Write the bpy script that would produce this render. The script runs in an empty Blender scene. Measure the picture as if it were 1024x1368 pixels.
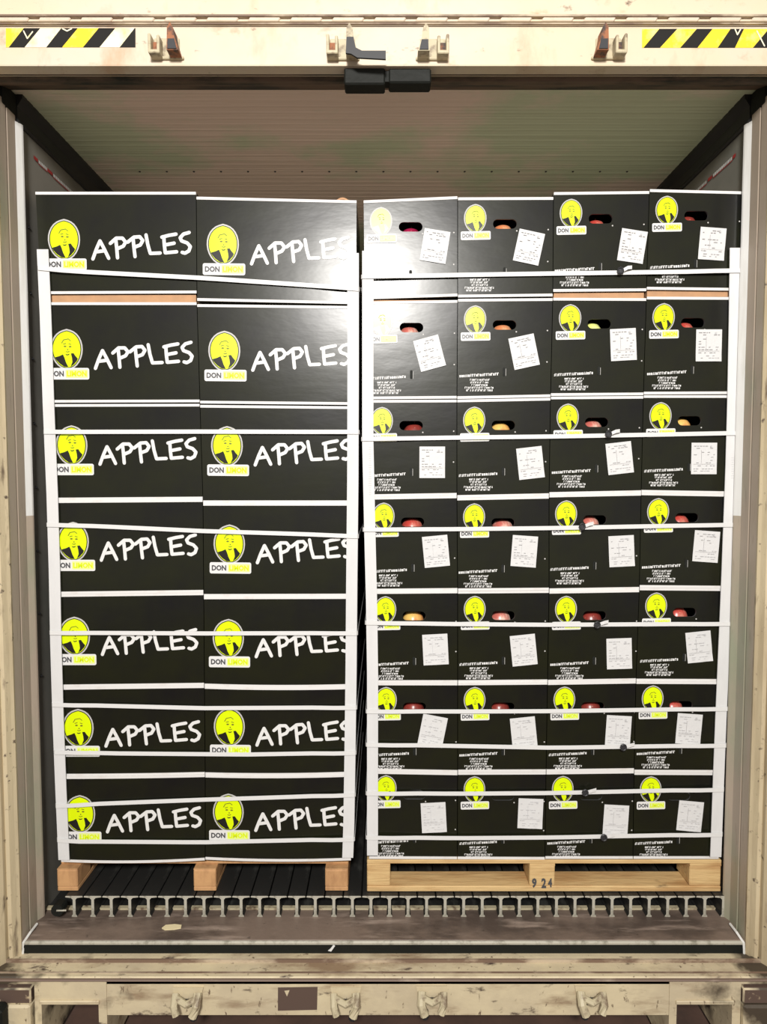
import bpy, bmesh, math, random
from mathutils import Vector, Matrix
from mathutils.geometry import tessellate_polygon
random.seed(7)
S = bpy.context.scene
COL = S.collection

# ------------------------------------------------------------------ camera
FPX = 860.0                      # focal length in pixels of the 1024x1368 frame
PITCH = math.atan(44.0 / FPX)    # looking slightly down
CAMZ = 1.388                     # eye height above the cargo floor
cd = bpy.data.cameras.new('camera')
cd.sensor_fit = 'VERTICAL'
cd.sensor_height = 24.0
cd.lens = FPX / 1368.0 * 24.0
cd.clip_start = 0.05
cam = bpy.data.objects.new('camera', cd)
cam.location = (0, 0, CAMZ)
cam.rotation_euler = (math.pi / 2 - PITCH, 0, 0)
COL.objects.link(cam)
S.camera = cam

# ------------------------------------------------------------------ world, lamps, exposure
w = bpy.data.worlds.new('World')
S.world = w
w.use_nodes = True
bg = w.node_tree.nodes['Background']
bg.inputs[0].default_value = (1.0, 0.93, 0.84, 1)
bg.inputs[1].default_value = 0.40


def lamp(name, loc, target, sx, sy, power, col):
    ld = bpy.data.lights.new(name, 'AREA')
    ld.shape = 'RECTANGLE'
    ld.size = sx
    ld.size_y = sy
    ld.energy = power
    ld.color = col
    o = bpy.data.objects.new(name, ld)
    o.location = loc
    d = Vector(target) - Vector(loc)
    o.rotation_euler = d.to_track_quat('-Z', 'Y').to_euler()
    COL.objects.link(o)
    return o


lamp('dock_lamp', (-0.10, -2.3, 3.30), (0, 2.1, 1.6), 0.55, 0.55, 235, (1.0, 0.97, 0.93))
S.view_settings.view_transform = 'Standard'
S.view_settings.look = 'None'
S.view_settings.exposure = 0.35
S.view_settings.gamma = 1.0
S.view_settings.use_curve_mapping = False

# ------------------------------------------------------------------ measuring helpers (place things at their real spots)
CP, SP = math.cos(PITCH), math.sin(PITCH)


def ray(u, v):
    a, b = (u - 512.0) / FPX, (684.0 - v) / FPX
    return Vector((a, CP + b * SP, -SP + b * CP))


def onY(u, v, Y):
    r = ray(u, v)
    t = Y / r.y
    return Vector((r.x * t, Y, CAMZ + r.z * t))


def onZ(u, v, Z):
    r = ray(u, v)
    t = (Z - CAMZ) / r.z
    return Vector((r.x * t, r.y * t, Z))


def zat(v, Y):
    return onY(512, v, Y).z


# ------------------------------------------------------------------ materials
MATS = {}


def mat(name, col, rough=0.5, metal=0.0, spec=0.5, noise=None, bump=None, coat=0.0):
    """noise = (scale, colour2, low, high, stretch) mixes in a second colour; bump = (scale, strength, stretch)"""
    if name in MATS:
        return MATS[name]
    m = bpy.data.materials.new(name)
    m.use_nodes = True
    nt = m.node_tree
    b = nt.nodes['Principled BSDF']
    b.inputs['Base Color'].default_value = (*col, 1)
    b.inputs['Roughness'].default_value = rough
    b.inputs['Metallic'].default_value = metal
    b.inputs['Specular IOR Level'].default_value = spec
    if coat:
        b.inputs['Coat Weight'].default_value = coat
        b.inputs['Coat Roughness'].default_value = 0.25
    tc = nt.nodes.new('ShaderNodeTexCoord')
    layers = noise if isinstance(noise, list) else ([noise] if noise else [])
    prev = None
    for (sc, c2, lo, hi, st) in layers:
        mp = nt.nodes.new('ShaderNodeMapping')
        mp.inputs['Scale'].default_value = st
        nt.links.new(tc.outputs['Object'], mp.inputs[0])
        n = nt.nodes.new('ShaderNodeTexNoise')
        n.inputs['Scale'].default_value = sc
        n.inputs['Detail'].default_value = 6
        n.inputs['Roughness'].default_value = 0.62
        nt.links.new(mp.outputs[0], n.inputs['Vector'])
        r = nt.nodes.new('ShaderNodeMapRange')
        r.inputs[1].default_value = lo
        r.inputs[2].default_value = hi
        nt.links.new(n.outputs[0], r.inputs[0])
        mx = nt.nodes.new('ShaderNodeMix')
        mx.data_type = 'RGBA'
        nt.links.new(r.outputs[0], mx.inputs[0])
        if prev:
            nt.links.new(prev, mx.inputs[6])
        else:
            mx.inputs[6].default_value = (*col, 1)
        mx.inputs[7].default_value = (*c2, 1)
        prev = mx.outputs[2]
    if prev:
        nt.links.new(prev, b.inputs['Base Color'])
    if bump:
        sc, stg, st = bump
        mp = nt.nodes.new('ShaderNodeMapping')
        mp.inputs['Scale'].default_value = st
        nt.links.new(tc.outputs['Object'], mp.inputs[0])
        n = nt.nodes.new('ShaderNodeTexNoise')
        n.inputs['Scale'].default_value = sc
        n.inputs['Detail'].default_value = 4
        nt.links.new(mp.outputs[0], n.inputs['Vector'])
        bp = nt.nodes.new('ShaderNodeBump')
        bp.inputs['Strength'].default_value = stg
        bp.inputs['Distance'].default_value = 0.01
        nt.links.new(n.outputs[0], bp.inputs['Height'])
        nt.links.new(bp.outputs[0], b.inputs['Normal'])
    MATS[name] = m
    return m


I1 = (1, 1, 1)


def grime_ends(m, dark, x0, x1, axis='X'):
    """own-shaped dirt that thickens towards the ends of a beam"""
    nt = m.node_tree
    b = nt.nodes['Principled BSDF']
    src = b.inputs['Base Color'].links[0].from_socket
    tc = nt.nodes.new('ShaderNodeTexCoord')
    sx = nt.nodes.new('ShaderNodeSeparateXYZ')
    nt.links.new(tc.outputs['Object'], sx.inputs[0])
    ab = nt.nodes.new('ShaderNodeMath'); ab.operation = 'ABSOLUTE'
    nt.links.new(sx.outputs[axis], ab.inputs[0])
    r1 = nt.nodes.new('ShaderNodeMapRange')
    r1.inputs[1].default_value = x0; r1.inputs[2].default_value = x1
    r1.inputs[3].default_value = -0.22; r1.inputs[4].default_value = 0.16
    nt.links.new(ab.outputs[0], r1.inputs[0])
    n = nt.nodes.new('ShaderNodeTexNoise'); n.inputs['Scale'].default_value = 9; n.inputs['Detail'].default_value = 8
    nt.links.new(tc.outputs['Object'], n.inputs['Vector'])
    ad = nt.nodes.new('ShaderNodeMath'); ad.operation = 'ADD'
    nt.links.new(r1.outputs[0], ad.inputs[0]); nt.links.new(n.outputs[0], ad.inputs[1])
    r2 = nt.nodes.new('ShaderNodeMapRange')
    r2.inputs[1].default_value = 0.47; r2.inputs[2].default_value = 0.62
    nt.links.new(ad.outputs[0], r2.inputs[0])
    mx = nt.nodes.new('ShaderNodeMix'); mx.data_type = 'RGBA'
    nt.links.new(r2.outputs[0], mx.inputs[0]); nt.links.new(src, mx.inputs[6])
    mx.inputs[7].default_value = (*dark, 1)
    nt.links.new(mx.outputs[2], b.inputs['Base Color'])


M_BLACK = mat('black_print', (0.0105, 0.0115, 0.0045), 0.26, spec=0.36,
              noise=(2.3, (0.006, 0.006, 0.006), 0.42, 0.6, I1), bump=(5, 0.08, (1, 1, 2.2)))
M_WHITE = mat('white_print', (0.70, 0.70, 0.69), 0.5)
M_EDGE = mat('white_carton_edge', (0.70, 0.69, 0.68), 0.6, noise=(14, (0.62, 0.58, 0.55), 0.55, 0.75, I1))
M_KRAFT = mat('kraft_board', (0.52, 0.29, 0.15), 0.8, noise=(20, (0.42, 0.24, 0.13), 0.4, 0.7, I1))
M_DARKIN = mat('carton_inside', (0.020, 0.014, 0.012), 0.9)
M_YEL = mat('lime_yellow_print', (0.68, 0.84, 0.0), 0.32)
M_PALEY = mat('pale_yellow_print', (0.72, 0.80, 0.30), 0.5)
M_RING = mat('grey_ring_print', (0.50, 0.49, 0.47), 0.5)
M_INK = mat('dark_ink', (0.012, 0.011, 0.010), 0.28)
M_INKSOFT = mat('grey_ink', (0.07, 0.07, 0.075), 0.4)
M_OLIVE = mat('olive_ink', (0.16, 0.16, 0.01), 0.5)
M_PAPER = mat('label_paper', (0.64, 0.64, 0.64), 0.55, bump=(30, 0.15, I1))
M_FAINT = mat('faint_label_ink', (0.53, 0.53, 0.54), 0.6)
M_STRAP = mat('white_strap', (0.68, 0.68, 0.675), 0.45, bump=(60, 0.1, (1, 1, 6)))
M_POST = mat('white_edge_board', (0.66, 0.66, 0.66), 0.6, noise=(6, (0.61, 0.61, 0.61), 0.45, 0.7, (3, 3, 1)))
M_CREAM = mat('cream_paint', (0.62, 0.515, 0.37), 0.5,
              noise=[(3.0, (0.60, 0.52, 0.42), 0.4, 0.65, I1), (5, (0.52, 0.36, 0.24), 0.56, 0.74, (1.4, 1, 0.7)), (9, (0.40, 0.28, 0.17), 0.60, 0.76, (1, 1, 1.5)),
                     (26, (0.14, 0.09, 0.06), 0.65, 0.74, (0.6, 1, 1))], bump=(12, 0.2, I1))
M_CREAMOLD = mat('worn_cream_paint', (0.62, 0.53, 0.35), 0.55,
                 noise=[(4.0, (0.52, 0.44, 0.30), 0.4, 0.6, I1), (7, (0.26, 0.18, 0.11), 0.53, 0.70, (0.5, 1, 2)),
                        (24, (0.07, 0.045, 0.035), 0.61, 0.70, (0.45, 1, 1)), (60, (0.12, 0.08, 0.05), 0.62, 0.70, (1, 1, 0.4))], bump=(14, 0.35, I1))
grime_ends(M_CREAMOLD, (0.06, 0.045, 0.03), 0.80, 1.22)
M_POSTOLD = mat('worn_cream_post', (0.55, 0.46, 0.30), 0.55,
                noise=[(5, (0.40, 0.32, 0.20), 0.45, 0.65, (2, 2, 0.3)), (12, (0.13, 0.09, 0.06), 0.58, 0.72, (2, 2, 0.5)), (40, (0.10, 0.07, 0.05), 0.62, 0.7, I1)],
                bump=(14, 0.3, (2, 2, 0.4)))
M_RUSTLIP = mat('rusty_lip', (0.15, 0.10, 0.075), 0.6, noise=(14, (0.42, 0.34, 0.26), 0.56, 0.74, (0.4, 1, 1)))
M_DARKSEAM = mat('dark_seam', (0.17, 0.11, 0.075), 0.6, noise=(11, (0.48, 0.39, 0.28), 0.46, 0.62, (0.5, 1, 1)))
M_GASK = mat('black_rubber', (0.008, 0.009, 0.007), 0.65, spec=0.25, bump=(30, 0.3, I1))
M_HEADG = mat('dark_header_gasket', (0.13, 0.085, 0.055), 0.6, noise=(7, (0.018, 0.02, 0.012), 0.45, 0.6, (0.5, 1, 3)))
M_JAMB = mat('jamb_panel', (0.40, 0.33, 0.26), 0.5,
             noise=[(2.2, (0.30, 0.31, 0.22), 0.46, 0.60, (1, 1, 0.45)), (16, (0.22, 0.17, 0.13), 0.6, 0.8, (3, 3, 0.4))],
             bump=(10, 0.15, (1, 3, 0.3)))
M_WALL = mat('grey_wall_panel', (0.22, 0.21, 0.185), 0.45, noise=(4, (0.16, 0.16, 0.14), 0.4, 0.7, I1))
M_COVE = mat('dark_cove', (0.028, 0.029, 0.028), 0.55, noise=(5, (0.015, 0.015, 0.016), 0.4, 0.7, I1))
M_ALU = mat('bare_aluminium', (0.80, 0.80, 0.78), 0.38, metal=0.1, noise=(9, (0.62, 0.61, 0.56), 0.45, 0.75, (2, 2, 0.3)))  # reflective brightness put into a pale, barely metallic colour
M_CEIL = mat('ceiling_panel', (0.62, 0.70, 0.50), 0.5,
             noise=[(1.1, (0.86, 0.72, 0.62), 0.44, 0.54, (1, 1.4, 1))], bump=(9, 0.55, (0.15, 6, 1)))
M_PLATE = mat('dirty_sill_plate', (0.19, 0.14, 0.11), 0.5,
              noise=[(5, (0.085, 0.062, 0.05), 0.44, 0.60, (0.5, 1, 1)), (11, (0.36, 0.28, 0.23), 0.55, 0.72, (0.3, 2, 1)),
                     (30, (0.05, 0.04, 0.03), 0.64, 0.74, I1)], bump=(20, 0.3, I1))
M_TBAR = mat('floor_rail_metal', (0.46, 0.44, 0.37), 0.5, metal=0.1, noise=(25, (0.15, 0.14, 0.10), 0.5, 0.7, I1))
M_TTOP = mat('shaded_floor', (0.016, 0.016, 0.015), 0.5, noise=(30, (0.05, 0.05, 0.045), 0.52, 0.7, (1, 0.3, 1)))  # shade under the load put into the colour
M_TOPB = mat('board_top', (0.66, 0.58, 0.48), 0.8)
M_GROUND = mat('brown_dock_floor', (0.11, 0.062, 0.045), 0.7, noise=(6, (0.07, 0.042, 0.032), 0.4, 0.65, I1))
M_WOOD = mat('pallet_pine', (0.62, 0.43, 0.20), 0.7,
             noise=[(6, (0.46, 0.27, 0.11), 0.45, 0.65, (0.6, 3, 5)), (4, (0.20, 0.13, 0.06), 0.66, 0.74, (1, 2, 3))],
             bump=(20, 0.3, (0.5, 3, 6)))
M_WOOD2 = mat('pallet_pine_end', (0.55, 0.31, 0.14), 0.7,
              noise=[(9, (0.38, 0.20, 0.09), 0.45, 0.7, (3, 3, 1))], bump=(20, 0.3, I1))
M_HYEL = mat('hazard_yellow', (0.85, 0.62, 0.02), 0.5, noise=(20, (0.86, 0.75, 0.25), 0.5, 0.7, I1))
M_HPALE = mat('worn_hazard_film', (0.82, 0.76, 0.55), 0.5, noise=(16, (0.80, 0.74, 0.25), 0.5, 0.7, I1))
M_RUST = mat('rust', (0.30, 0.11, 0.045), 0.7, noise=(40, (0.05, 0.035, 0.03), 0.45, 0.6, I1))
M_KEEP = mat('keeper_metal', (0.48, 0.42, 0.28), 0.5, noise=(30, (0.16, 0.11, 0.07), 0.5, 0.66, I1))
M_STEEL = mat('dark_steel', (0.022, 0.022, 0.025), 0.55)
M_STICK = mat('brown_adhesive_patch', (0.10, 0.065, 0.05), 0.6, noise=(26, (0.48, 0.38, 0.24), 0.60, 0.68, I1))
M_RED = mat('red_print', (0.35, 0.03, 0.03), 0.5)

# ------------------------------------------------------------------ mesh helpers


def new_obj(name, bm, mats, parent=None, smooth=False):
    me = bpy.data.meshes.new(name)
    bm.to_mesh(me)
    bm.free()
    if not isinstance(mats, (list, tuple)):
        mats = [mats]
    for m in mats:
        me.materials.append(m)
    if smooth:
        for p in me.polygons:
            p.use_smooth = True
    o = bpy.data.objects.new(name, me)
    COL.objects.link(o)
    if parent:
        o.parent = parent
    return o


def inst(name, me, parent=None, loc=(0, 0, 0), rot=(0, 0, 0)):
    o = bpy.data.objects.new(name, me)
    COL.objects.link(o)
    o.location = loc
    o.rotation_euler = rot
    if parent:
        o.parent = parent
    return o


def empty(name, loc, label=None, cat=None, group=None):
    o = bpy.data.objects.new(name, None)
    o.empty_display_size = 0.05
    COL.objects.link(o)
    o.location = loc
    tag(o, label, cat, group)
    return o


def tag(o, label=None, cat=None, group=None, kind=None):
    if label:
        o['label'] = label
    if cat:
        o['category'] = cat
    if group:
        o['group'] = group
    if kind:
        o['kind'] = kind
    return o


def box(bm, x0, x1, y0, y1, z0, z1, mi=0, bev=0.0):
    vs = [bm.verts.new((x, y, z)) for x in (x0, x1) for y in (y0, y1) for z in (z0, z1)]
    idx = [(0, 1, 3, 2), (4, 6, 7, 5), (0, 4, 5, 1), (2, 3, 7, 6), (0, 2, 6, 4), (1, 5, 7, 3)]
    fs = []
    for i in idx:
        f = bm.faces.new([vs[j] for j in i])
        f.material_index = mi
        fs.append(f)
    if bev:
        es = list({e for f in fs for e in f.edges})
        bmesh.ops.bevel(bm, geom=es, offset=bev, segments=1, affect='EDGES', profile=0.5)
    return fs


def prism_x(bm, prof, x0, x1, mi=0, cap=True):
    """closed (y,z) profile extruded along X"""
    a = [bm.verts.new((x0, y, z)) for y, z in prof]
    b = [bm.verts.new((x1, y, z)) for y, z in prof]
    n = len(prof)
    for i in range(n):
        j = (i + 1) % n
        f = bm.faces.new((a[i], a[j], b[j], b[i]))
        f.material_index = mi
    if cap:
        bm.faces.new(a).material_index = mi
        bm.faces.new(list(reversed(b))).material_index = mi
    bmesh.ops.recalc_face_normals(bm, faces=bm.faces)


def prism_y(bm, prof, y0, y1, mi=0):
    """closed (x,z) profile extruded along Y"""
    a = [bm.verts.new((x, y0, z)) for x, z in prof]
    b = [bm.verts.new((x, y1, z)) for x, z in prof]
    n = len(prof)
    for i in range(n):
        j = (i + 1) % n
        bm.faces.new((a[i], a[j], b[j], b[i])).material_index = mi
    bm.faces.new(a).material_index = mi
    bm.faces.new(list(reversed(b))).material_index = mi
    bmesh.ops.recalc_face_normals(bm, faces=bm.faces)


def prism_z(bm, prof, z0, z1, mi=0):
    a = [bm.verts.new((x, y, z0)) for x, y in prof]
    b = [bm.verts.new((x, y, z1)) for x, y in prof]
    n = len(prof)
    for i in range(n):
        j = (i + 1) % n
        bm.faces.new((a[i], a[j], b[j], b[i])).material_index = mi
    bm.faces.new(a).material_index = mi
    bm.faces.new(list(reversed(b))).material_index = mi
    bmesh.ops.recalc_face_normals(bm, faces=bm.faces)


def flat(bm, pts, y, mi=0):
    """flat polygon in the XZ plane facing -Y"""
    vs = [bm.verts.new((p[0], y, p[1])) for p in pts]
    f = bm.faces.new(vs)
    f.material_index = mi
    f.normal_update()
    if f.normal.y > 0:
        f.normal_flip()
    return f


LAYER = [0]


def stroke(bm, pts, wd, y, mi=0, cap=6):
    """ribbon with round joints in the XZ plane"""
    h = wd / 2
    LAYER[0] += 1
    y -= 0.00006 * (LAYER[0] % 14)
    for (ax, az), (bx, bz) in zip(pts, pts[1:]):
        L = math.hypot(bx - ax, bz - az) or 1e-6
        nx, nz = -(bz - az) / L * h, (bx - ax) / L * h
        flat(bm, [(ax + nx, az + nz), (ax - nx, az - nz), (bx - nx, bz - nz), (bx + nx, bz + nz)], y, mi)
        y -= 0.000008
    for k, (ax, az) in enumerate(pts):
        flat(bm, [(ax + h * math.cos(t * math.tau / cap), az + h * math.sin(t * math.tau / cap)) for t in range(cap)],
             y - 0.000008 * (1 + k), mi)


def tube(bm, pts, r, seg=8, mi=0):
    rings = []
    for i, p in enumerate(pts):
        p = Vector(p)
        d = (Vector(pts[min(i + 1, len(pts) - 1)]) - Vector(pts[max(i - 1, 0)])).normalized()
        q = d.to_track_quat('Z', 'Y')
        rings.append([bm.verts.new(p + q @ Vector((r * math.cos(t * math.tau / seg), r * math.sin(t * math.tau / seg), 0)))
                      for t in range(seg)])
    for a, b in zip(rings, rings[1:]):
        for t in range(seg):
            bm.faces.new((a[t], a[(t + 1) % seg], b[(t + 1) % seg], b[t])).material_index = mi
    bm.faces.new(list(reversed(rings[0]))).material_index = mi
    bm.faces.new(rings[-1]).material_index = mi
    bmesh.ops.recalc_face_normals(bm, faces=bm.faces)


def text_into(bm, txt, x0, x1, z0, z1, y, mi):
    """letters fitted into the rectangle x0..x1, z0..z1 on the plane y"""
    cu = bpy.data.curves.new('lettering', 'FONT')
    cu.body = txt
    cu.resolution_u = 2
    cu.offset = 0.045
    ob = bpy.data.objects.new('lettering', cu)
    COL.objects.link(ob)
    dg = bpy.context.evaluated_depsgraph_get()
    me = bpy.data.meshes.new_from_object(ob.evaluated_get(dg))
    bpy.data.objects.remove(ob)
    bpy.data.curves.remove(cu)
    xs = [v.co.x for v in me.vertices]
    ys = [v.co.y for v in me.vertices]
    ax, bx, ay, by = min(xs), max(xs), min(ys), max(ys)
    vs = [bm.verts.new((x0 + (v.co.x - ax) / (bx - ax) * (x1 - x0), y, z0 + (v.co.y - ay) / (by - ay) * (z1 - z0)))
          for v in me.vertices]
    for p in me.polygons:
        try:
            f = bm.faces.new([vs[i] for i in p.vertices])
            f.material_index = mi
            f.normal_update()
            if f.normal.y > 0:
                f.normal_flip()
        except ValueError:
            pass
    bpy.data.meshes.remove(me)


def rrect(x0, x1, z0, z1, r, n=4):
    P = []
    for cx, cz, a0 in ((x1 - r, z1 - r, 0), (x0 + r, z1 - r, 90), (x0 + r, z0 + r, 180), (x1 - r, z0 + r, 270)):
        for k in range(n + 1):
            a = math.radians(a0 + 90 * k / n)
            P.append((cx + r * math.cos(a), cz + r * math.sin(a)))
    return P


# ------------------------------------------------------------------ the container: main levels
HW = 1.145          # half the inside width
YS = 2.098          # plane of the load's front
YT = 2.078          # end of the floor rails
YJ = 1.967          # start of the jambs / edge of the sill plate
YB = 1.864          # face of header and sill beams
ZP = -0.072         # sill plate level
ZC = 2.586          # ceiling
YEND = 8.0

# dock floor
bm = bmesh.new()
box(bm, -4, 4, -5, 3.2, -0.50, -0.38)
ground = tag(new_obj('ground', bm, M_GROUND), kind='structure')

# cargo floor with its rails
bm = bmesh.new()
box(bm, -HW, HW, 2.128, YEND, -0.11, ZP)
floor = tag(new_obj('floor', bm, M_TTOP), kind='structure')
bm = bmesh.new()
# one rail: T section with fillets under the flange
ww, fw, ft = 0.0046, 0.0290, 0.005
prof = [(-0.009, ZP), (0.009, ZP), (0.009, ZP + 0.004), (ww, ZP + 0.009), (ww, -ft - 0.008), (0.010, -ft - 0.002), (fw, -ft),
        (fw, -0.002), (fw - 0.002, 0), (-fw + 0.002, 0), (-fw, -0.002), (-fw, -ft), (-0.010, -ft - 0.002), (-ww, -ft - 0.008),
        (-ww, ZP + 0.009), (-0.009, ZP + 0.004)]
prism_y(bm, prof, YT, YEND)
bm.faces.ensure_lookup_table()
for f in bm.faces:
    f.normal_update()
    c_ = f.calc_center_median()
    if abs(f.normal.y) < 0.5:
        f.material_index = 1  # rail lengths take the shaded colour, front ends stay light
rail0 = new_obj('floor_rail', bm, [M_TBAR, M_TTOP], floor)
rx0 = onY(99, 1210, YT).x
step = (onY(941, 1210, YT).x - rx0) / 34.0
rail0.location.x = rx0
for k in range(1, 36):
    inst('floor_rail', rail0.data, floor, (rx0 + step * k, 0, 0))
bm = bmesh.new()
box(bm, -HW, HW, 2.112, 2.127, ZP - 0.03, ZP + 0.006)
new_obj('drain_channel_edge', bm, M_KEEP, floor)

# sill plate
bm = bmesh.new()
prism_x(bm, [(YJ, ZP - 0.012), (YJ, ZP - 0.004), (YJ + 0.004, ZP), (2.126, ZP), (2.126, ZP - 0.02)], -HW - 0.0, HW)
sillp = tag(new_obj('trim_1', bm, M_PLATE), kind='structure')
bm = bmesh.new()
box(bm, -HW + 0.003, HW - 0.003, YJ - 0.004, YJ + 0.02, -0.118, ZP - 0.013)
new_obj('rubber_gasket', bm, M_GASK, sillp)
bm = bmesh.new()
box(bm, -HW + 0.003, HW - 0.003, YJ - 0.004, YJ + 0.006, ZP - 0.0125, ZP - 0.0015, bev=0.002)
new_obj('plate_edge', bm, M_TBAR, sillp)
# bright corner flashings at both ends of the plate
for s in (-1, 1):
    bm = bmesh.new()
    a = Vector((s * (HW - 0.005), YJ - 0.004, -0.112))
    tube(bm, [a, a + Vector((-s * 0.002, 0.0, 0.036)), a + Vector((-s * 0.008, 0.03, 0.048)), a + Vector((-s * 0.008, 0.07, 0.048))],
         0.004, 6)
    new_obj('corner_flashing', bm, M_ALU, sillp)

# sill beam
ZL = -0.111
bm = bmesh.new()
prism_x(bm, [(YJ + 0.02, ZL - 0.02), (YJ + 0.02, ZL), (YJ - 0.02, ZL + 0.0), (YJ - 0.024, ZL + 0.006), (YJ - 0.034, ZL + 0.006),
             (YJ - 0.038, ZL - 0.003), (YB + 0.006, ZL - 0.001), (YB, ZL - 0.006), (YB, ZL - 0.02)], -1.30, 1.30)
sillb = tag(new_obj('trim_2', bm, M_CREAMOLD), kind='structure')
zl2 = zat(1312, YB - 0.004)
bm = bmesh.new()
box(bm, -1.30, 1.30, YB - 0.006, YB + 0.03, zl2, ZL - 0.004, bev=0.003)
new_obj('rusty_lip', bm, M_RUSTLIP, sillb)
for y_ in (YJ - 0.036, YB + 0.022):  # dark strips painting in the shading lines along the ledge
    bm = bmesh.new()
    box(bm, -1.30, 1.30, y_ - 0.004, y_ + 0.002, ZL - 0.004, ZL + (0.0065 if y_ > 1.92 else 0.0003))
    new_obj('dark_seam', bm, M_DARKSEAM, sillb)
zb = zat(1356, YB)
xl, xr = onY(143, 1340, YB).x, onY(893, 1340, YB).x
bm = bmesh.new()
box(bm, xl, xr, YB, YB + 0.05, zb, zl2 + 0.002)
new_obj('beam_face', bm, M_CREAMOLD, sillb)
# fork pocket frames left and right
for nm, us in (('left', (47, 56, 132, 143)), ('right', (893, 903, 977, 988))):
    bm = bmesh.new()
    x = [onY(u, 1345, YB).x for u in us]
    zt = zat(1340, YB)
    box(bm, x[0], x[3], YB - 0.002, YB + 0.08, zt, zl2 + 0.002)
    box(bm, x[0], x[1], YB - 0.002, YB + 0.25, -0.36, zt)
    box(bm, x[2], x[3], YB - 0.002, YB + 0.25, -0.36, zt)
    # welded frame bead
    box(bm, x[1] - 0.004, x[2] + 0.004, YB - 0.008, YB - 0.001, zt, zt + 0.012, bev=0.002)
    new_obj('pocket_frame', bm, M_CREAMOLD, sillb)
    bm = bmesh.new()
    box(bm, x[1], x[2], YB + 0.03, YB + 0.25, zt - 0.006, zt)
    new_obj('pocket_roof', bm, M_STEEL, sillb)
# brown adhesive patch
a, b = onY(371, 1350, YB), onY(424, 1318, YB)
bm = bmesh.new()
flat(bm, [(a.x, a.z), (b.x - 0.002, a.z + 0.003), (b.x, b.z), (a.x + 0.001, b.z - 0.002)], YB - 0.001)
flat(bm, [(a.x + 0.02, b.z - 0.012), (a.x + 0.028, b.z - 0.03), (a.x + 0.036, b.z - 0.01)], YB - 0.0014, 1)
new_obj('adhesive_patch', bm, [M_STICK, M_CREAMOLD], sillb)

# corner castings
for s, u in ((-1, 45), (1, 985)):
    xi = onY(u, 1345, YB).x
    zt = zat(1316, YB)
    x0, x1 = (xi - 0.178, xi - 0.002) if s < 0 else (xi + 0.009, xi + 0.187)
    bm = bmesh.new()
    box(bm, x0, x1, YB - 0.02, YB + 0.16, -0.36, zt - 0.05, bev=0.006)
    box(bm, x0, x1, YB - 0.012, YB + 0.16, zt - 0.05, zt - 0.002, mi=1, bev=0.004)
    new_obj('corner_casting', bm, [M_CREAMOLD, M_STICK], sillb)

# header beam: face, lip, dark seal, upper ledge
zh0, zh1 = zat(88, YB), zat(33, YB)
bm = bmesh.new()
box(bm, -1.35, 1.35, YB, YB + 0.05, zh0, zh1, bev=0.003)
head = tag(new_obj('trim_3', bm, M_CREAM), kind='structure')
bm = bmesh.new()
prism_x(bm, [(YB - 0.004, zh0), (YB - 0.006, zh0 - 0.004), (YB + 0.026, zh0 - 0.007), (YB + 0.032, zh0)], -1.35, 1.35)
new_obj('header_lip', bm, M_CREAM, head)
for v0_, v1_, yy_ in ((21.5, 19.0, YB - 0.0125), (31.8, 30.2, YB - 0.0105), (89, 87, YB - 0.0005)):  # dark strips along the header grooves and lip
    bm = bmesh.new()
    box(bm, -1.35, 1.35, yy_, yy_ + 0.004, zat(v0_, yy_), zat(v1_, yy_))
    new_obj('dark_seam', bm, M_DARKSEAM, head)
bm = bmesh.new()
prism_x(bm, [(YB + 0.028, zh0 - 0.004), (YB + 0.06, zh0 + 0.004), (YB + 0.066, zh0 - 0.003), (YB + 0.09, zh0 + 0.002),
             (YB + 0.12, zh0 + 0.018), (2.045, ZC - 0.002), (2.045, ZC + 0.05), (YB + 0.028, zh0 + 0.08)], -1.35, 1.35)
new_obj('door_seal', bm, M_HEADG, head)
bm = bmesh.new()
za, zb_, zc, zd = zat(33, YB), zat(30, YB - 0.01), zat(21, YB - 0.012), zat(17, YB)
prism_x(bm, [(YB + 0.05, za), (YB + 0.006, za), (YB - 0.006, za + 0.004), (YB - 0.010, zb_ + 0.003), (YB - 0.004, zb_ + 0.006),
             (YB - 0.002, zc), (YB - 0.012, zc + 0.003), (YB - 0.012, zc + 0.008), (YB + 0.004, zc + 0.011), (YB + 0.004, 2.95),
             (YB + 0.05, 2.95)], -1.35, 1.35)
new_obj('header_ledge', bm, M_CREAM, head)
bm = bmesh.new()
z0, z1 = zb_ + 0.005, zc + 0.001
box(bm, -0.043, 0.043, YB - 0.0085, YB - 0.001, z0, z1, bev=0.0025)  # raised blocks standing in for a reflection on the ledge
for f in bm.faces:
    pass
for v_ in bm.verts:
    v_.co.x += (v_.co.z - z0) * 0.5
st = new_obj('ledge_reflection', bm, M_CREAM, head)
st.location.x = -1.15
for k in range(1, 21):
    inst('ledge_reflection', st.data, head, (-1.15 + 0.1165 * k, 0, 0))


# hazard tape
def hazard(u0, u1, blacks, yellows, vt, vb):
    bm = bmesh.new()
    y = YB - 0.0012

    def P(u, v):
        p = onY(u, v, YB)
        return (p.x, p.z)
    for (a, b, c, d, mi) in yellows:
        flat(bm, [P(a, vb), P(b, vb), P(d, vt), P(c, vt)], y + 0.0004, mi)
    for (a, b, c, d) in blacks:
        flat(bm, [P(a, vb), P(b, vb), P(d, vt), P(c, vt)], y, 0)
    return new_obj('hazard_tape', bm, [M_INK, M_HYEL, M_HPALE], head)


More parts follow.
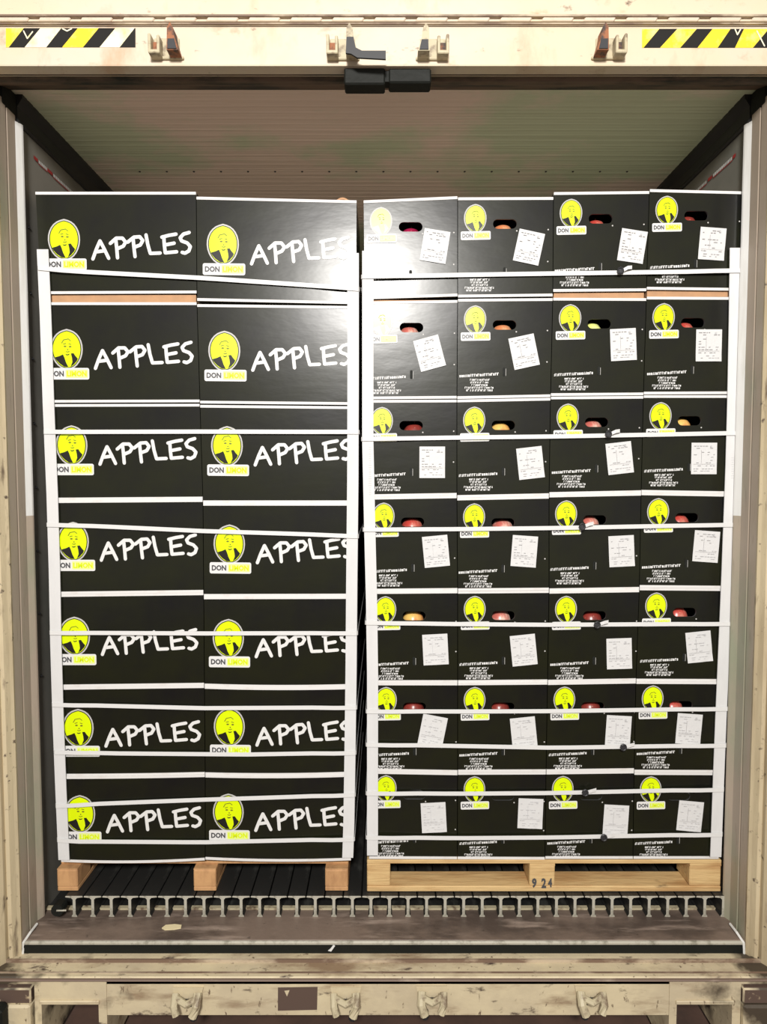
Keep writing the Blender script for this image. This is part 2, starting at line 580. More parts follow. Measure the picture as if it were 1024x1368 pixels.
hazard(8, 181, [(12, 33, 32, 54), (62, 83, 82, 104), (111, 133, 132, 154), (160, 181, 180, 181)],
       [(8, 12, 8, 32, 1), (33, 62, 54, 82, 2), (83, 111, 104, 132, 1), (133, 160, 154, 180, 2)], 38, 63.5)
hazard(857, 1040, [(859, 881, 880, 904), (908, 931, 930, 951), (958, 981, 975, 993), (1005, 1030, 1026, 1040)],
       [(857, 859, 857, 880, 1), (881, 908, 904, 930, 1), (931, 958, 951, 975, 1), (981, 1005, 993, 1026, 1)], 39, 64)
# scratches through the tape
bm = bmesh.new()
for pts in (((32, 42), (37, 52), (44, 43)), ((84, 39), (90, 42), (96, 39)), ((981, 40), (984, 47), (988, 40)), ((1010, 42), (1020, 62))):
    stroke(bm, [(onY(u, v, YB).x, onY(u, v, YB).z) for u, v in pts], 0.0035, YB - 0.002)
new_obj('tape_scratches', bm, M_HPALE, head)


# cam keepers: welded base, hollow lug, tall cam guide
def keeper(par, uc, vc, flip, s=1.0, rusty=0, low=False):
    c = onY(uc, vc, YB)
    e = inst('cam_keeper', None, par, (c.x, YB, c.z))
    k = -1 if flip else 1

    def X(a, b):
        return (min(a * k, b * k) * s, max(a * k, b * k) * s)
    bm = bmesh.new()
    a, b = X(-0.042, 0.048)
    box(bm, a, b, -0.008, 0, -0.036 * s, -0.028 * s, bev=0.002)
    a, b = X(-0.034, 0.036)
    box(bm, a, b, -0.005, 0, -0.03 * s, 0.022 * s, bev=0.002)
    new_obj('keeper_base', bm, M_KEEP, e)
    bm = bmesh.new()
    # left lug: U-shaped bracket
    for (p, q, z0, z1) in ((-0.042, -0.034, -0.03, 0.016), (-0.018, -0.010, -0.03, 0.012), (-0.042, -0.010, -0.036, -0.026)):
        a, b = X(p, q)
        box(bm, a, b, -0.034, -0.004, z0 * s, z1 * s, bev=0.002)
    new_obj('keeper_lug', bm, M_KEEP, e)
    bm = bmesh.new()
    a, b = X(-0.034, -0.018)
    box(bm, a, b, -0.012, -0.005, -0.026 * s, 0.006 * s)
    new_obj('lug_hollow', bm, M_RUST if not low else M_STEEL, e)
    bm = bmesh.new()
    # tall guide: tapering finger
    pr = [(0.012, -0.034), (0.044, -0.034), (0.034, 0.0), (0.030, 0.026), (0.022, 0.040), (0.014, 0.026)]
    prism_y(bm, [(x * k * s, z * s) for x, z in pr], -0.042, -0.004)
    new_obj('cam_guide', bm, M_RUST if rusty else M_KEEP, e)
    bm = bmesh.new()
    pr = [(0.015, -0.032), (0.040, -0.032), (0.034, -0.006), (0.016, -0.006)]
    prism_y(bm, [(x * k * s, z * s) for x, z in pr], -0.045, -0.040)
    new_obj('guide_slot', bm, M_STEEL, e)
    return e


keeper(head, 223, 63, False, rusty=1)
keeper(head, 457, 64, False)
keeper(head, 578, 64, True)
keeper(head, 812, 63, True, rusty=1)


def low_keeper(uc, vc, flip):
    c = onY(uc, vc, YB)
    k = -1 if flip else 1
    e = inst('cam_keeper', None, sillb, (c.x, YB, c.z))
    bm = bmesh.new()
    prism_y(bm, [(-0.046, 0.036), (0.046, 0.036), (0.036, 0.0), (0.026, -0.03), (-0.026, -0.014), (-0.04, 0.0)], -0.006, 0)
    new_obj('keeper_base', bm, M_CREAMOLD, e)
    bm = bmesh.new()
    tube(bm, [(k * -0.036, -0.010, 0.02), (k * -0.034, -0.034, 0.0), (k * -0.026, -0.040, -0.022)], 0.011, 8)
    tube(bm, [(k * 0.030, -0.010, 0.022), (k * 0.032, -0.034, 0.0), (k * 0.022, -0.040, -0.026)], 0.013, 8)
    tube(bm, [(-0.03, -0.02, 0.014), (0.0, -0.03, 0.004), (0.03, -0.02, 0.014)], 0.010, 8)
    new_obj('keeper_hooks', bm, M_KEEP, e)
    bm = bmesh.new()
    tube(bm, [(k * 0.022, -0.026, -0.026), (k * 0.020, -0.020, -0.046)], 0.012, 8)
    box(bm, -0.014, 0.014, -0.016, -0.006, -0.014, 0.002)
    new_obj('keeper_shadow_gap', bm, M_STEEL, e)  # dark pieces standing in for the shadow between the hooks


low_keeper(252, 1333, False)
low_keeper(462, 1333, False)
low_keeper(576, 1331, True)
low_keeper(787, 1331, True)

# centre seal block and bent lever under the header
bm = bmesh.new()
a, b = onY(460, 118, YB + 0.02), onY(514, 96, YB + 0.02)
box(bm, a.x, b.x, YB + 0.0, YB + 0.05, a.z, b.z, bev=0.004)
a, b = onY(519, 116, YB + 0.02), onY(575, 97, YB + 0.02)
box(bm, a.x, b.x, YB + 0.0, YB + 0.05, a.z, b.z, bev=0.004)
a, b = onY(512, 112, YB + 0.02), onY(522, 98, YB + 0.02)
box(bm, a.x, b.x, YB + 0.01, YB + 0.04, a.z, b.z)
new_obj('seal_block', bm, M_GASK, head)
bm = bmesh.new()
pts = [(464, 66), (473, 66), (476, 80), (484, 84), (515, 84), (515, 95), (478, 93), (470, 88), (463, 87)]
prism_y(bm, [(onY(u, v, YB).x, onY(u, v, YB).z) for u, v in pts], YB - 0.052, YB - 0.046)
a = onY(468, 72, YB)
tube(bm, [(a.x, YB - 0.048, a.z), (a.x, YB - 0.03, a.z)], 0.006)
new_obj('bent_lever', bm, M_STEEL, head)

# jambs, walls, cove, ceiling
for s, nm, tn in ((-1, 'wall_left', 'trim_4'), (1, 'wall_right', 'trim_5')):
    # outer cream post with its grooves
    bm = bmesh.new()
    pr = [(HW, YJ + 0.004), (HW - 0.002, YJ - 0.006), (HW + 0.004, YJ - 0.014), (HW + 0.012, YJ - 0.030), (HW + 0.020, YJ - 0.034),
          (HW + 0.021, YJ - 0.026), (HW + 0.027, YJ - 0.026), (HW + 0.028, YJ - 0.040), (HW + 0.05, YJ - 0.075),
          (HW + 0.062, YJ - 0.10), (HW + 0.10, YJ - 0.10), (HW + 0.16, YJ - 0.02), (HW + 0.16, YJ + 0.004)]
    prism_z(bm, [(s * x, y) for x, y in pr], -0.135, ZC + 0.02)
    post = tag(new_obj(tn, bm, M_POSTOLD), kind='structure')
    # jamb panel
    bm = bmesh.new()
    pr = [(HW, YJ), (HW, YJ + 0.042), (HW + 0.003, YJ + 0.045), (HW + 0.003, YJ + 0.048), (HW, YJ + 0.051), (HW, 2.062),
          (HW + 0.08, 2.062), (HW + 0.08, YJ)]
    prism_z(bm, [(s * x, y) for x, y in pr], -0.11, zat(146, 2.02) + 0.02)
    new_obj('jamb_panel', bm, M_JAMB, post)
    bm = bmesh.new()
    pr = [(HW, 2.060), (HW - 0.010, 2.080), (HW - 0.011, 2.086), (HW, 2.104), (HW + 0.05, 2.104), (HW + 0.05, 2.0625)]
    prism_z(bm, [(s * x, y) for x, y in pr], 1.27, 2.50)
    new_obj('bright_edge_strip', bm, M_ALU, post)  # upper length: its reflection is put into the pale colour
    bm = bmesh.new()
    prism_z(bm, [(s * x, y) for x, y in pr], -0.09, 1.27)
    new_obj('dull_edge_strip', bm, M_JAMB, post)  # lower length of the same strip, coloured duller where the reflection ends
    bm = bmesh.new()
    x0, x1 = sorted((s * (HW + 0.002), s * (HW + 0.09)))
    box(bm, x0, x1, 2.104, YEND, -0.11, 2.497)
    wall = tag(new_obj(nm, bm, M_WALL), kind='structure')
    # dark cove rail under the ceiling
    bm = bmesh.new()
    pr = [(HW + 0.03, 2.497), (HW - 0.004, 2.497), (HW - 0.008, 2.503), (HW - 0.003, 2.515), (HW - 0.003, 2.55), (HW - 0.02, 2.575),
          (HW - 0.02, ZC), (HW + 0.03, ZC)]
    prism_y(bm, [(s * x, z) for x, z in pr], 2.07, YEND)
    new_obj('ceiling_cove', bm, M_COVE, wall)
    # dark seal above the jamb
    bm = bmesh.new()
    x0, x1 = sorted((s * (HW - 0.002), s * (HW + 0.12)))
    box(bm, x0, x1, 1.99, 2.07, 2.515, ZC - 0.001, bev=0.004)
    new_obj('corner_seal', bm, M_GASK, post)
    # load line marking along the wall: red dashes and small white lettering
    bm = bmesh.new()
    xw = s * (HW - 0.0005)
    zt = 2.44

    def q(y0, y1, z0, z1, mi, xw=xw):
        vs = [bm.verts.new((xw, y0, z0)), bm.verts.new((xw, y1, z0)), bm.verts.new((xw, y1, z1)), bm.verts.new((xw, y0, z1))]
        bm.faces.new(vs).material_index = mi
    if s < 0:
        segs = ((2.165, 2.19, 1), (2.195, 2.245, 0), (2.25, 2.285, 1), (2.29, 2.42, 0), (2.43, 2.60, 1))
    else:
        segs = ((2.15, 2.168, 1), (2.172, 2.29, 0), (2.30, 2.33, 1), (2.34, 2.5, 0))
    for y0, y1, mi in segs:
        if mi:
            q(y0, y1, zt - 0.004, zt + 0.007, 1)
        else:
            q(y0 - 0.004, y1 + 0.004, zt - 0.008, zt - 0.005, 1)
            y = y0
            while y < y1:
                l_ = random.choice((0.005, 0.007, 0.009))
                q(y, y + l_, zt - 0.004, zt + 0.006, 0)
                y += l_ + 0.003
    new_obj('load_line_print', bm, [M_WHITE, M_RED], wall)
    # a few rivets down the jamb
    bm = bmesh.new()
    bmesh.ops.create_uvsphere(bm, u_segments=8, v_segments=5, radius=0.005)
    rv = new_obj('rivet', bm, M_STEEL, wall)
    rv.location = (s * (HW + 0.001), 2.125, 2.2)
    for k in range(1, 8):
        inst('rivet', rv.data, wall, (s * (HW + 0.001), 2.125, 2.2 - 0.21 * k))

bm = bmesh.new()
box(bm, -HW - 0.1, HW + 0.1, 2.04, YEND, ZC, ZC + 0.08)
ceil = tag(new_obj('ceiling', bm, M_CEIL), kind='structure')
bm = bmesh.new()
bmesh.ops.create_uvsphere(bm, u_segments=8, v_segments=5, radius=0.0045)
for v_ in bm.verts:
    v_.co.z *= 0.5
rv = new_obj('ceiling_rivet', bm, M_STEEL, ceil)
yr = onZ(512, 229, ZC).y
rv.location = (-0.95, yr, ZC - 0.001)
for k in range(1, 19):
    inst('ceiling_rivet', rv.data, ceil, (-0.95 + 0.1055 * k, yr, ZC - 0.001))
bm = bmesh.new()
for k in range(48):
    y = 2.06 + 0.035 * k
    vs = [(y, ZC), (y + 0.003, ZC - 0.0012), (y + 0.008, ZC - 0.0012), (y + 0.011, ZC)]
    a = [bm.verts.new((-HW, p[0], p[1])) for p in vs]
    b = [bm.verts.new((HW, p[0], p[1])) for p in vs]
    for i in range(3):
        bm.faces.new((a[i], a[i + 1], b[i + 1], b[i]))
o = new_obj('ceiling_ribs', bm, M_CEIL, ceil)
o['kind'] = 'stuff'
bm = bmesh.new()
box(bm, -HW - 0.09, HW + 0.09, YEND, YEND + 0.08, -0.11, ZC + 0.08)
tag(new_obj('wall_back', bm, M_WALL), kind='structure')

# drain cap at the left end of the rails
c = onY(78, 1214, YT - 0.012)
bm = bmesh.new()
tube(bm, [(0, -0.012, 0), (0, 0.02, 0)], 0.020, 14)
dc = empty('drain_cap', (c.x, YT - 0.01, c.z), 'round black drain cap at the left end of the floor rails', 'drain cap')
new_obj('cap', bm, M_GASK, dc)
bm = bmesh.new()
tube(bm, [(0.0, -0.014, 0.002), (0.03, -0.010, 0.0)], 0.003, 6)
new_obj('pin', bm, M_TBAR, dc)

# ------------------------------------------------------------------ pallets
ZPAL = zat(1149, YS)


def pallet(name_label, x0, x1, depth, style, stack):
    e = empty('wooden_pallet', ((x0 + x1) / 2, YS, 0), name_label, 'pallet', 'pallets under the loads')
    W = (x1 - x0) / 2
    zt = ZPAL if style == 'right' else zat(1154.5, YS)
    if style == 'right':
        us = (490, 521, 707, 741, 921, 963)
    else:
        us = (75.5, 103, 258, 288, 434, 464.5)
    xs = [onY(u, 1172, YS).x - (x0 + x1) / 2 for u in us]
    bt = 0.020
    # blocks, three by three
    first = None
    for j, yy in enumerate((0.0, depth / 2 - 0.05, depth - 0.1)):
        for i in range(3):
            bm = bmesh.new()
            box(bm, xs[2 * i], xs[2 * i + 1], yy + 0.002, yy + 0.1, bt if style == 'right' else 0.016, zt - 0.022, bev=0.003)
            new_obj('block', bm, M_WOOD if style == 'right' else M_WOOD2, e)
    if style == 'right':
        # bottom boards run along the front
        for yy in (0.0, depth / 2 - 0.05, depth - 0.1):
            bm = bmesh.new()
            box(bm, xs[0], xs[5], yy, yy + 0.085, 0.001, bt, bev=0.0025)
            new_obj('bottom_board', bm, M_WOOD, e)
        for i in range(7):
            bm = bmesh.new()
            yy = i * (depth - 0.1) / 6
            box(bm, xs[0], xs[5], yy, yy + 0.1, zt - 0.013, zt, bev=0.002)
            new_obj('deck_board', bm, M_WOOD, e)
        for i in range(3):
            bm = bmesh.new()
            box(bm, xs[2 * i], xs[2 * i + 1], 0.001, depth, zt - 0.0225, zt - 0.0132, bev=0.001)
            new_obj('stringer_board', bm, M_WOOD, e)
        # stencilled digits on the middle block
        bm = bmesh.new()
        xa, xb = xs[2] + 0.016, xs[3] - 0.008
        z0, z1 = zat(1186, YS), zat(1173, YS)
        text_into(bm, '9', xa - 0.008, xa + 0.008, z0, z1, -0.0008, 0)
        text_into(bm, '2', xa + 0.024, xa + 0.040, z0 - 0.001, z1, -0.0008, 0)
        text_into(bm, '4', xa + 0.046, xa + 0.060, z0 + 0.002, z1, -0.0008, 0)
        new_obj('stencilled_digits', bm, M_INKSOFT, e)
    else:
        for i in range(3):
            bm = bmesh.new()
            box(bm, xs[2 * i], xs[2 * i + 1], 0.004, depth, 0.001, 0.0155, bev=0.002)
            new_obj('bottom_board', bm, M_WOOD2, e)
        for i in range(7):
            bm = bmesh.new()
            yy = i * (depth - 0.1) / 6 + (0.03 if i == 0 else 0)
            box(bm, xs[0], xs[5], yy + 0.001, yy + 0.1, zt - 0.018, zt - 0.008, bev=0.002)
            new_obj('deck_board', bm, M_WOOD2, e)
        for i in range(3):
            bm = bmesh.new()
            box(bm, xs[2 * i], xs[2 * i + 1], 0.003, depth, zt - 0.0225, zt - 0.0182, bev=0.001)
            new_obj('stringer_board', bm, M_WOOD2, e)
    return e


px = [onY(u, 1172, YS).x for u in (75.5, 464.5, 490, 963)]
pallet('wooden pallet with separate feet under the APPLES carton stack on the left', px[0], px[1], 1.2, 'left', 0)
pallet('wooden pallet with full bottom board under the four-column stack on the right', px[2], px[3], 1.0, 'right', 1)

# ------------------------------------------------------------------ printed parts shared by the cartons


def egg(wd, hg, n=28, dx=0, dz=0):
    P = []
    for k in range(n):
        t = math.tau * k / n
        x = wd / 2 * math.sin(t) * (1 + 0.05 * math.cos(t + 0.5))
        z = hg / 2 * math.cos(t)
        if abs(math.sin(t / 2)) < 0.06:
            z += hg * 0.012
        P.append((x + dx, z + dz))
    return P


def emblem_mesh(W):
    """oval emblem: pale ring, lime field, dark lapels and faint facial marks. W = full width"""
    H = W * 1.25
    bm = bmesh.new()
    flat(bm, egg(W, H), -0.0006, 0)
    flat(bm, egg(W * 0.915, H * 0.925), -0.0009, 1)
    flat(bm, egg(W * 0.86, H * 0.885), -0.0012, 2)

    def poly(pts, mi=1, y=-0.0015):
        flat(bm, [(x * W, z * W) for x, z in pts], y, mi)
    poly([(-0.385, -0.24), (-0.24, -0.20), (-0.13, -0.15), (-0.09, -0.24), (-0.04, -0.40), (0.03, -0.545), (-0.10, -0.53), (-0.24, -0.43),
          (-0.34, -0.32)])
    poly([(0.12, -0.12), (0.20, -0.11), (0.26, -0.20), (0.33, -0.28), (0.30, -0.35), (0.20, -0.46), (0.10, -0.53), (0.16, -0.38),
          (0.15, -0.26)])
    poly([(-0.06, -0.13), (0.0, -0.15), (0.08, -0.13), (0.05, -0.17), (-0.02, -0.18)])
    # brow, eyes, nose, mouth: faint marks
    for cx, cz, a, b in ((-0.06, 0.10, 0.045, 0.026), (0.10, 0.09, 0.045, 0.026), (0.02, 0.0, 0.02, 0.022)):
        flat(bm, [(cx * W + a * W * math.cos(t * math.tau / 8), cz * W + b * W * math.sin(t * math.tau / 8)) for t in range(8)],
             -0.0015, 3)
    for pts in (((-0.11, 0.17), (-0.03, 0.19)), ((0.06, 0.18), (0.13, 0.16)), ((-0.03, -0.06), (0.02, -0.075), (0.07, -0.055)),
                ((-0.16, 0.2), (-0.1, 0.3), (0.05, 0.33), (0.12, 0.27))):
        stroke(bm, [(x * W, z * W) for x, z in pts], 0.022 * W, -0.0015, 3, 4)
    me = bpy.data.meshes.new('emblem')
    bm.to_mesh(me)
    bm.free()
    for m in (M_RING, M_INK, M_YEL, M_OLIVE):
        me.materials.append(m)
    return me


def plate_mesh(W, H):
    bm = bmesh.new()
    flat(bm, rrect(-W / 2, W / 2, -H / 2, H / 2, H * 0.16), -0.0018, 0)
    flat(bm, rrect(-W * 0.06, W * 0.47, -H * 0.36, H * 0.36, H * 0.1), -0.0021, 2)
    text_into(bm, 'DON', -W * 0.45, -W * 0.10, -H * 0.25, H * 0.25, -0.0023, 1)
    text_into(bm, 'LIMON', -W * 0.03, W * 0.44, -H * 0.25, H * 0.25, -0.0024, 3)
    me = bpy.data.meshes.new('name_plate')
    bm.to_mesh(me)
    bm.free()
    for m in (M_WHITE, M_INKSOFT, M_PALEY, M_YEL):
        me.materials.append(m)
    return me


def apples_mesh():
    k = 1 / 1588.0
    L = [[(470, 382), (488, 335), (508, 292)], [(508, 292), (530, 335), (550, 378)], [(486, 346), (532, 340)],
         [(588, 286), (592, 330), (595, 376)], [(560, 304), (590, 278), (622, 278), (638, 298), (625, 318), (596, 330)],
         [(676, 281), (680, 330), (684, 370)], [(648, 298), (680, 273), (710, 271), (725, 290), (712, 312), (684, 322)],
         [(742, 262), (750, 310), (762, 354), (812, 352)],
         [(822, 273), (858, 264), (894, 258)], [(832, 272), (834, 312), (838, 350)], [(836, 312), (884, 303)], [(838, 351), (896, 346)],
         [(961, 250), (932, 258), (915, 276), (922, 292), (950, 302), (966, 320), (958, 342), (938, 353), (924, 349)]]
    bm = bmesh.new()
    for s_ in L:
        stroke(bm, [((x - 465) * k, -(y - 382) * k) for x, y in s_], 0.0108, -0.0008, 0, 8)
    me = bpy.data.meshes.new('lettering')
    bm.to_mesh(me)
    bm.free()
    me.materials.append(M_WHITE)
    return me


def address_mesh(seed):
    """five lines of tiny print under a bold slanted heading"""
    r = random.Random(seed)
    bm = bmesh.new()

    def line(xc, z, width, h, slope=0.0, bold=1.0):
        x = xc - width / 2
        while x < xc + width / 2:
            cw = h * r.choice((0.4, 0.55, 0.7))
            zz = z + (x - xc) * slope
            kind = r.random()
            if kind < 0.45:
                flat(bm, [(x, zz), (x + cw * 0.35 * bold, zz), (x + cw * 0.35 * bold, zz + h), (x, zz + h)], -0.0008)
                flat(bm, [(x, zz + h * 0.75), (x + cw, zz + h * 0.75), (x + cw, zz + h), (x, zz + h)], -0.0009)
            elif kind < 0.75:
                flat(bm, [(x, zz), (x + cw, zz), (x + cw, zz + h * 0.28), (x, zz + h * 0.28)], -0.0008)
                flat(bm, [(x + cw * 0.6, zz), (x + cw, zz), (x + cw, zz + h), (x + cw * 0.6, zz + h)], -0.0009)
                flat(bm, [(x, zz + h * 0.5), (x + cw, zz + h * 0.5), (x + cw, zz + h * 0.7), (x, zz + h * 0.7)], -0.0010)
            else:
                flat(bm, [(x, zz), (x + cw, zz), (x + cw, zz + h * 0.85), (x, zz + h * 0.85)], -0.0008)
            x += cw + h * 0.16
            if r.random() < 0.10 and bold <= 1:
                x += h * 0.4
    line(0.0, 0.0, 0.122, 0.0085, 0.055, 1.5)
    line(0.004, -0.014, 0.062, 0.0062)
    line(0.003, -0.0225, 0.058, 0.0062)
    line(0.003, -0.031, 0.050, 0.0062)
    line(0.002, -0.0395, 0.092, 0.0062)
    line(0.002, -0.048, 0.082, 0.0068)
    me = bpy.data.meshes.new('address_print')
    bm.to_mesh(me)
    bm.free()
    me.materials.append(M_WHITE)
    return me


def label_mesh(seed):
    r = random.Random(seed)
    W, H = 0.083, 0.102
    bm = bmesh.new()
    # a slightly lifted sheet
    n = 4
    g = [[bm.verts.new((-W / 2 + W * i / n, -0.0016 - 0.0022 * (i / n) * (1 - j / n) * r.uniform(0, 0.8) - 0.0012 * (j == 0),
                        -H / 2 + H * j / n)) for j in range(n + 1)] for i in range(n + 1)]
    for i in range(n):
        for j in range(n):
            f = bm.faces.new((g[i][j], g[i + 1][j], g[i + 1][j + 1], g[i][j + 1]))
    me = bpy.data.meshes.new('paper_label')
    bm.to_mesh(me)
    bm.free()
    me.materials.append(M_PAPER)
    bm = bmesh.new()
    y = -0.0052
    for z0 in (0.040, 0.033, 0.020, 0.012, 0.004, -0.006, -0.014, -0.024, -0.034, -0.041):
        x = -0.034
        while x < 0.030:
            l_ = r.uniform(0.004, 0.012)
            if r.random() < (0.55 if z0 > 0.03 or z0 < -0.02 else 0.42):
                flat(bm, [(x, z0), (min(x + l_, 0.034), z0), (min(x + l_, 0.034), z0 + 0.0022), (x, z0 + 0.0022)], y)
            x += l_ + 0.0025
    flat(bm, [(0.018, 0.036), (0.024, 0.036), (0.024, 0.042), (0.018, 0.042)], y, 0)
    flat(bm, [(-0.035, -0.018), (0.033, -0.018), (0.033, -0.0172), (-0.035, -0.0172)], y)
    flat(bm, [(-0.010, -0.016), (-0.0092, -0.016), (-0.0092, 0.028), (-0.010, 0.028)], y)
    m2 = bpy.data.meshes.new('label_print')
    bm.to_mesh(m2)
    bm.free()
    m2.materials.append(M_FAINT)
    return me, m2


EMB_L = emblem_mesh(0.103)
EMB_R = emblem_mesh(0.072)
PLATE_L = plate_mesh(0.136, 0.037)
PLATE_R = plate_mesh(0.095, 0.027)
APPLES = apples_mesh()
ADDR = [address_mesh(k) for k in range(2)]
LABELS = [label_mesh(k) for k in range(4)]
bm = bmesh.new()
flat(bm, [(0.0025 * math.cos(t * math.tau / 6), 0.0025 * math.sin(t * math.tau / 6)) for t in range(6)], -0.0008)
STAPLE = bpy.data.meshes.new('staple')
bm.to_mesh(STAPLE)
bm.free()
STAPLE.materials.append(M_RING)
bm = bmesh.new()
flat(bm, rrect(-0.0045, 0.0045, -0.014, 0.014, 0.0042), -0.0008, 0)
flat(bm, [(0.0050, -0.013), (0.0062, -0.012), (0.0062, 0.010), (0.0050, 0.011)], -0.0008, 1)  # pale sliver: a highlight painted beside the slot
SLOT = bpy.data.meshes.new('finger_slot')
bm.to_mesh(SLOT)
bm.free()
SLOT.materials.append(M_GASK)
SLOT.materials.append(M_RING)

ORD = ['top', 'second', 'third', 'fourth', 'fifth', 'sixth', 'bottom']
PRINTZ = {}


def carton(kind, col, row, uL0, uR0, uL1, uR1, vt, vb, sag=0.0, sagt=0.0, gap_below=0.0, stick=None, em_u=None, apples=None, flap=None):
    """one carton. u/v: measured edges (top-left/right x, bottom-left/right x, top y pair, bottom y pair)"""
    yf = YS + random.uniform(0.0, 0.004)
    TL, TR = onY(uL0, vt[0], yf), onY(uR0, vt[1], yf)
    BL, BR = onY(uL1, vb[0], yf), onY(uR1, vb[1], yf)
    g = 0.0012
    TL.x += g; BL.x += g; TR.x -= g; BR.x -= g
    cx = (BL.x + BR.x) / 2
    z0 = min(BL.z, BR.z)
    side = 'left' if kind == 'L' else 'right'
    if kind == 'L':
        lab = 'black carton lettered APPLES, %s layer%s, %s column of the left pallet' % (
            ORD[row], '' if row in (0, 6) else ' from the top', ('left', 'right')[col])
        dep = 0.30
    else:
        lab = 'black carton with a paper label, %s layer%s, %s column of the right pallet' % (
            ORD[row], '' if row in (0, 6) else ' from top', ('first', 'second', 'third', 'fourth')[col])
        dep = 0.50
    e = empty('apple_carton', (cx, yf, z0), lab, 'carton', 'cartons stacked on the %s pallet' % side)

    def lx(p):
        return (p.x - cx, p.z - z0)
    tl, tr, bl, br = lx(TL), lx(TR), lx(BL), lx(BR)
    N = 8

    def edge(a, b, sg):
        return [(a[0] + (b[0] - a[0]) * i / N, a[1] + (b[1] - a[1]) * i / N - sg * (1 - (2 * i / N - 1) ** 2)) for i in range(N + 1)]
    top = edge(tl, tr, sagt)
    bot = edge(bl, br, sag)
    EH = 0.0085
    # --- black sleeve, with a real hand hole on the right-hand cartons
    bm = bmesh.new()
    outer = [Vector((x, 0, z)) for x, z in bot] + [Vector((x, 0, z)) for x, z in reversed(top)]
    hx, hz = tl[0] + 0.150, tl[1] - 0.082
    if kind == 'R':
        hole = [Vector((x, 0, z)) for x, z in rrect(hx - 0.038, hx + 0.038, hz - 0.015, hz + 0.015, 0.0148, 5)]
        pts = outer + hole
        tris = tessellate_polygon([[Vector((p.x, p.z, 0)) for p in outer], [Vector((p.x, p.z, 0)) for p in hole]])
    else:
        hole = []
        pts = outer
        tris = tessellate_polygon([[Vector((p.x, p.z, 0)) for p in outer]])
    vs = [bm.verts.new(p) for p in pts]
    for t in tris:
        f = bm.faces.new([vs[i] for i in t])
        f.normal_update()
        if f.normal.y > 0:
            f.normal_flip()
    n = len(outer)
    back = [bm.verts.new((p.x, dep, p.z)) for p in outer]
    for i in range(n):
        j = (i + 1) % n
        bm.faces.new((vs[j], vs[i], back[i], back[j])).material_index = 2 if N < i < 2 * N + 1 else 0
    bm.faces.new(back)
    if hole:
        m = len(hole)
        hb = [bm.verts.new((p.x, 0.006, p.z)) for p in hole]
        for i in range(m):
            j = (i + 1) % m
            bm.faces.new((vs[n + i], vs[n + j], hb[j], hb[i])).material_index = 1
    new_obj('sleeve', bm, [M_BLACK, M_INKSOFT, M_TOPB], e)
    # --- white cut edges of the board, top and bottom
    for nm, cv, sg in (('top_edge', top, -1), ('bottom_edge', bot, 1)):
        bm = bmesh.new()
        a = [bm.verts.new((x, -0.0015, z)) for x, z in cv]
        b = [bm.verts.new((x, -0.0015, z + sg * EH)) for x, z in cv]
        c = [bm.verts.new((x, 0.006, z + sg * EH)) for x, z in cv]
        d = [bm.verts.new((x, 0.006, z)) for x, z in cv]
        for i in range(N):
            for p, q in ((a, b), (b, c), (c, d), (d, a)):
                bm.faces.new((p[i], p[i + 1], q[i + 1], q[i]))
        bm.faces.new((a[0], b[0], c[0], d[0]))
        bm.faces.new((a[-1], b[-1], c[-1], d[-1]))
        bmesh.ops.recalc_face_normals(bm, faces=bm.faces)
        new_obj(nm, bm, M_EDGE, e)
    # --- kraft tray showing below the sleeve where the carton sits high
    if gap_below:
        bm = bmesh.new()
        box(bm, bl[0] + 0.004, br[0] - 0.004, 0.007, dep - 0.01, bl[1] - gap_below + 0.0005, bl[1] - 0.0005)
        new_obj('inner_tray', bm, M_KRAFT, e)
    # --- kraft flap sticking up behind the top edge
    if flap:
        for fx, fw, fh in flap:
            bm = bmesh.new()
            k = 8
            fr = [bm.verts.new((fx + fw * (i / k - 0.5), 0.03, tl[1] + 0.001 + fh * math.sin(math.pi * i / k))) for i in range(k + 1)]
            bk = [bm.verts.new((fx + fw * (i / k - 0.5), 0.06, tl[1] + 0.001 + 0.8 * fh * math.sin(math.pi * i / k))) for i in range(k + 1)]
            lo = [bm.verts.new((fx + fw * (i / k - 0.5), 0.03, tl[1] - 0.001 + 0.55 * fh * math.sin(math.pi * i / k))) for i in range(k + 1)]
            for i in range(k):
                bm.faces.new((fr[i], fr[i + 1], bk[i + 1], bk[i]))
                bm.faces.new((lo[i], lo[i + 1], fr[i + 1], fr[i]))
            new_obj('kraft_flap', bm, M_KRAFT, e)
    # --- prints
    zt = tl[1]
    slope = math.atan2(tr[1] - tl[1], tr[0] - tl[0])
    if kind == 'L':
        ec = onY(em_u, 700, yf)       # only its x is used, corrected for height below
        zc_w = z0 + zt - 0.146
        dpt = ray(0, 0)
        d = yf * CP - (zc_w - CAMZ) * SP
        ex = (em_u - 512) * d / FPX - cx
        ez = zt - (0.150 if row < 2 else 0.136) + (0, 0, .002, 0, -.004, -.003, 0.006)[row]
        inst('emblem', EMB_L, e, (ex, 0, ez), (0, 0, 0))
        inst('name_plate', PLATE_L, e, (ex + 0.002, 0, ez - 0.077), (0, 0.01 * col, 0))
        inst('lettering', APPLES, e, (ex + 0.087, 0, ez - 0.060), (0, 0, 0))
    else:
        dz = {0: 0.0, 1: 0.0, 2: -0.002, 3: 0.002, 4: 0.004, 5: 0.006, 6: 0.006}[row]
        inst('emblem', EMB_R, e, (tl[0] + 0.056, 0, zt - 0.066 + dz), (0, 0, 0))
        inst('name_plate', PLATE_R, e, (tl[0] + 0.057, 0, zt - 0.119 + dz), (0, -0.02, 0))
        inst('address_print', ADDR[(row + col) % 2], e, (tl[0] + 0.067, 0, zt - 0.246), (0, 0, 0))
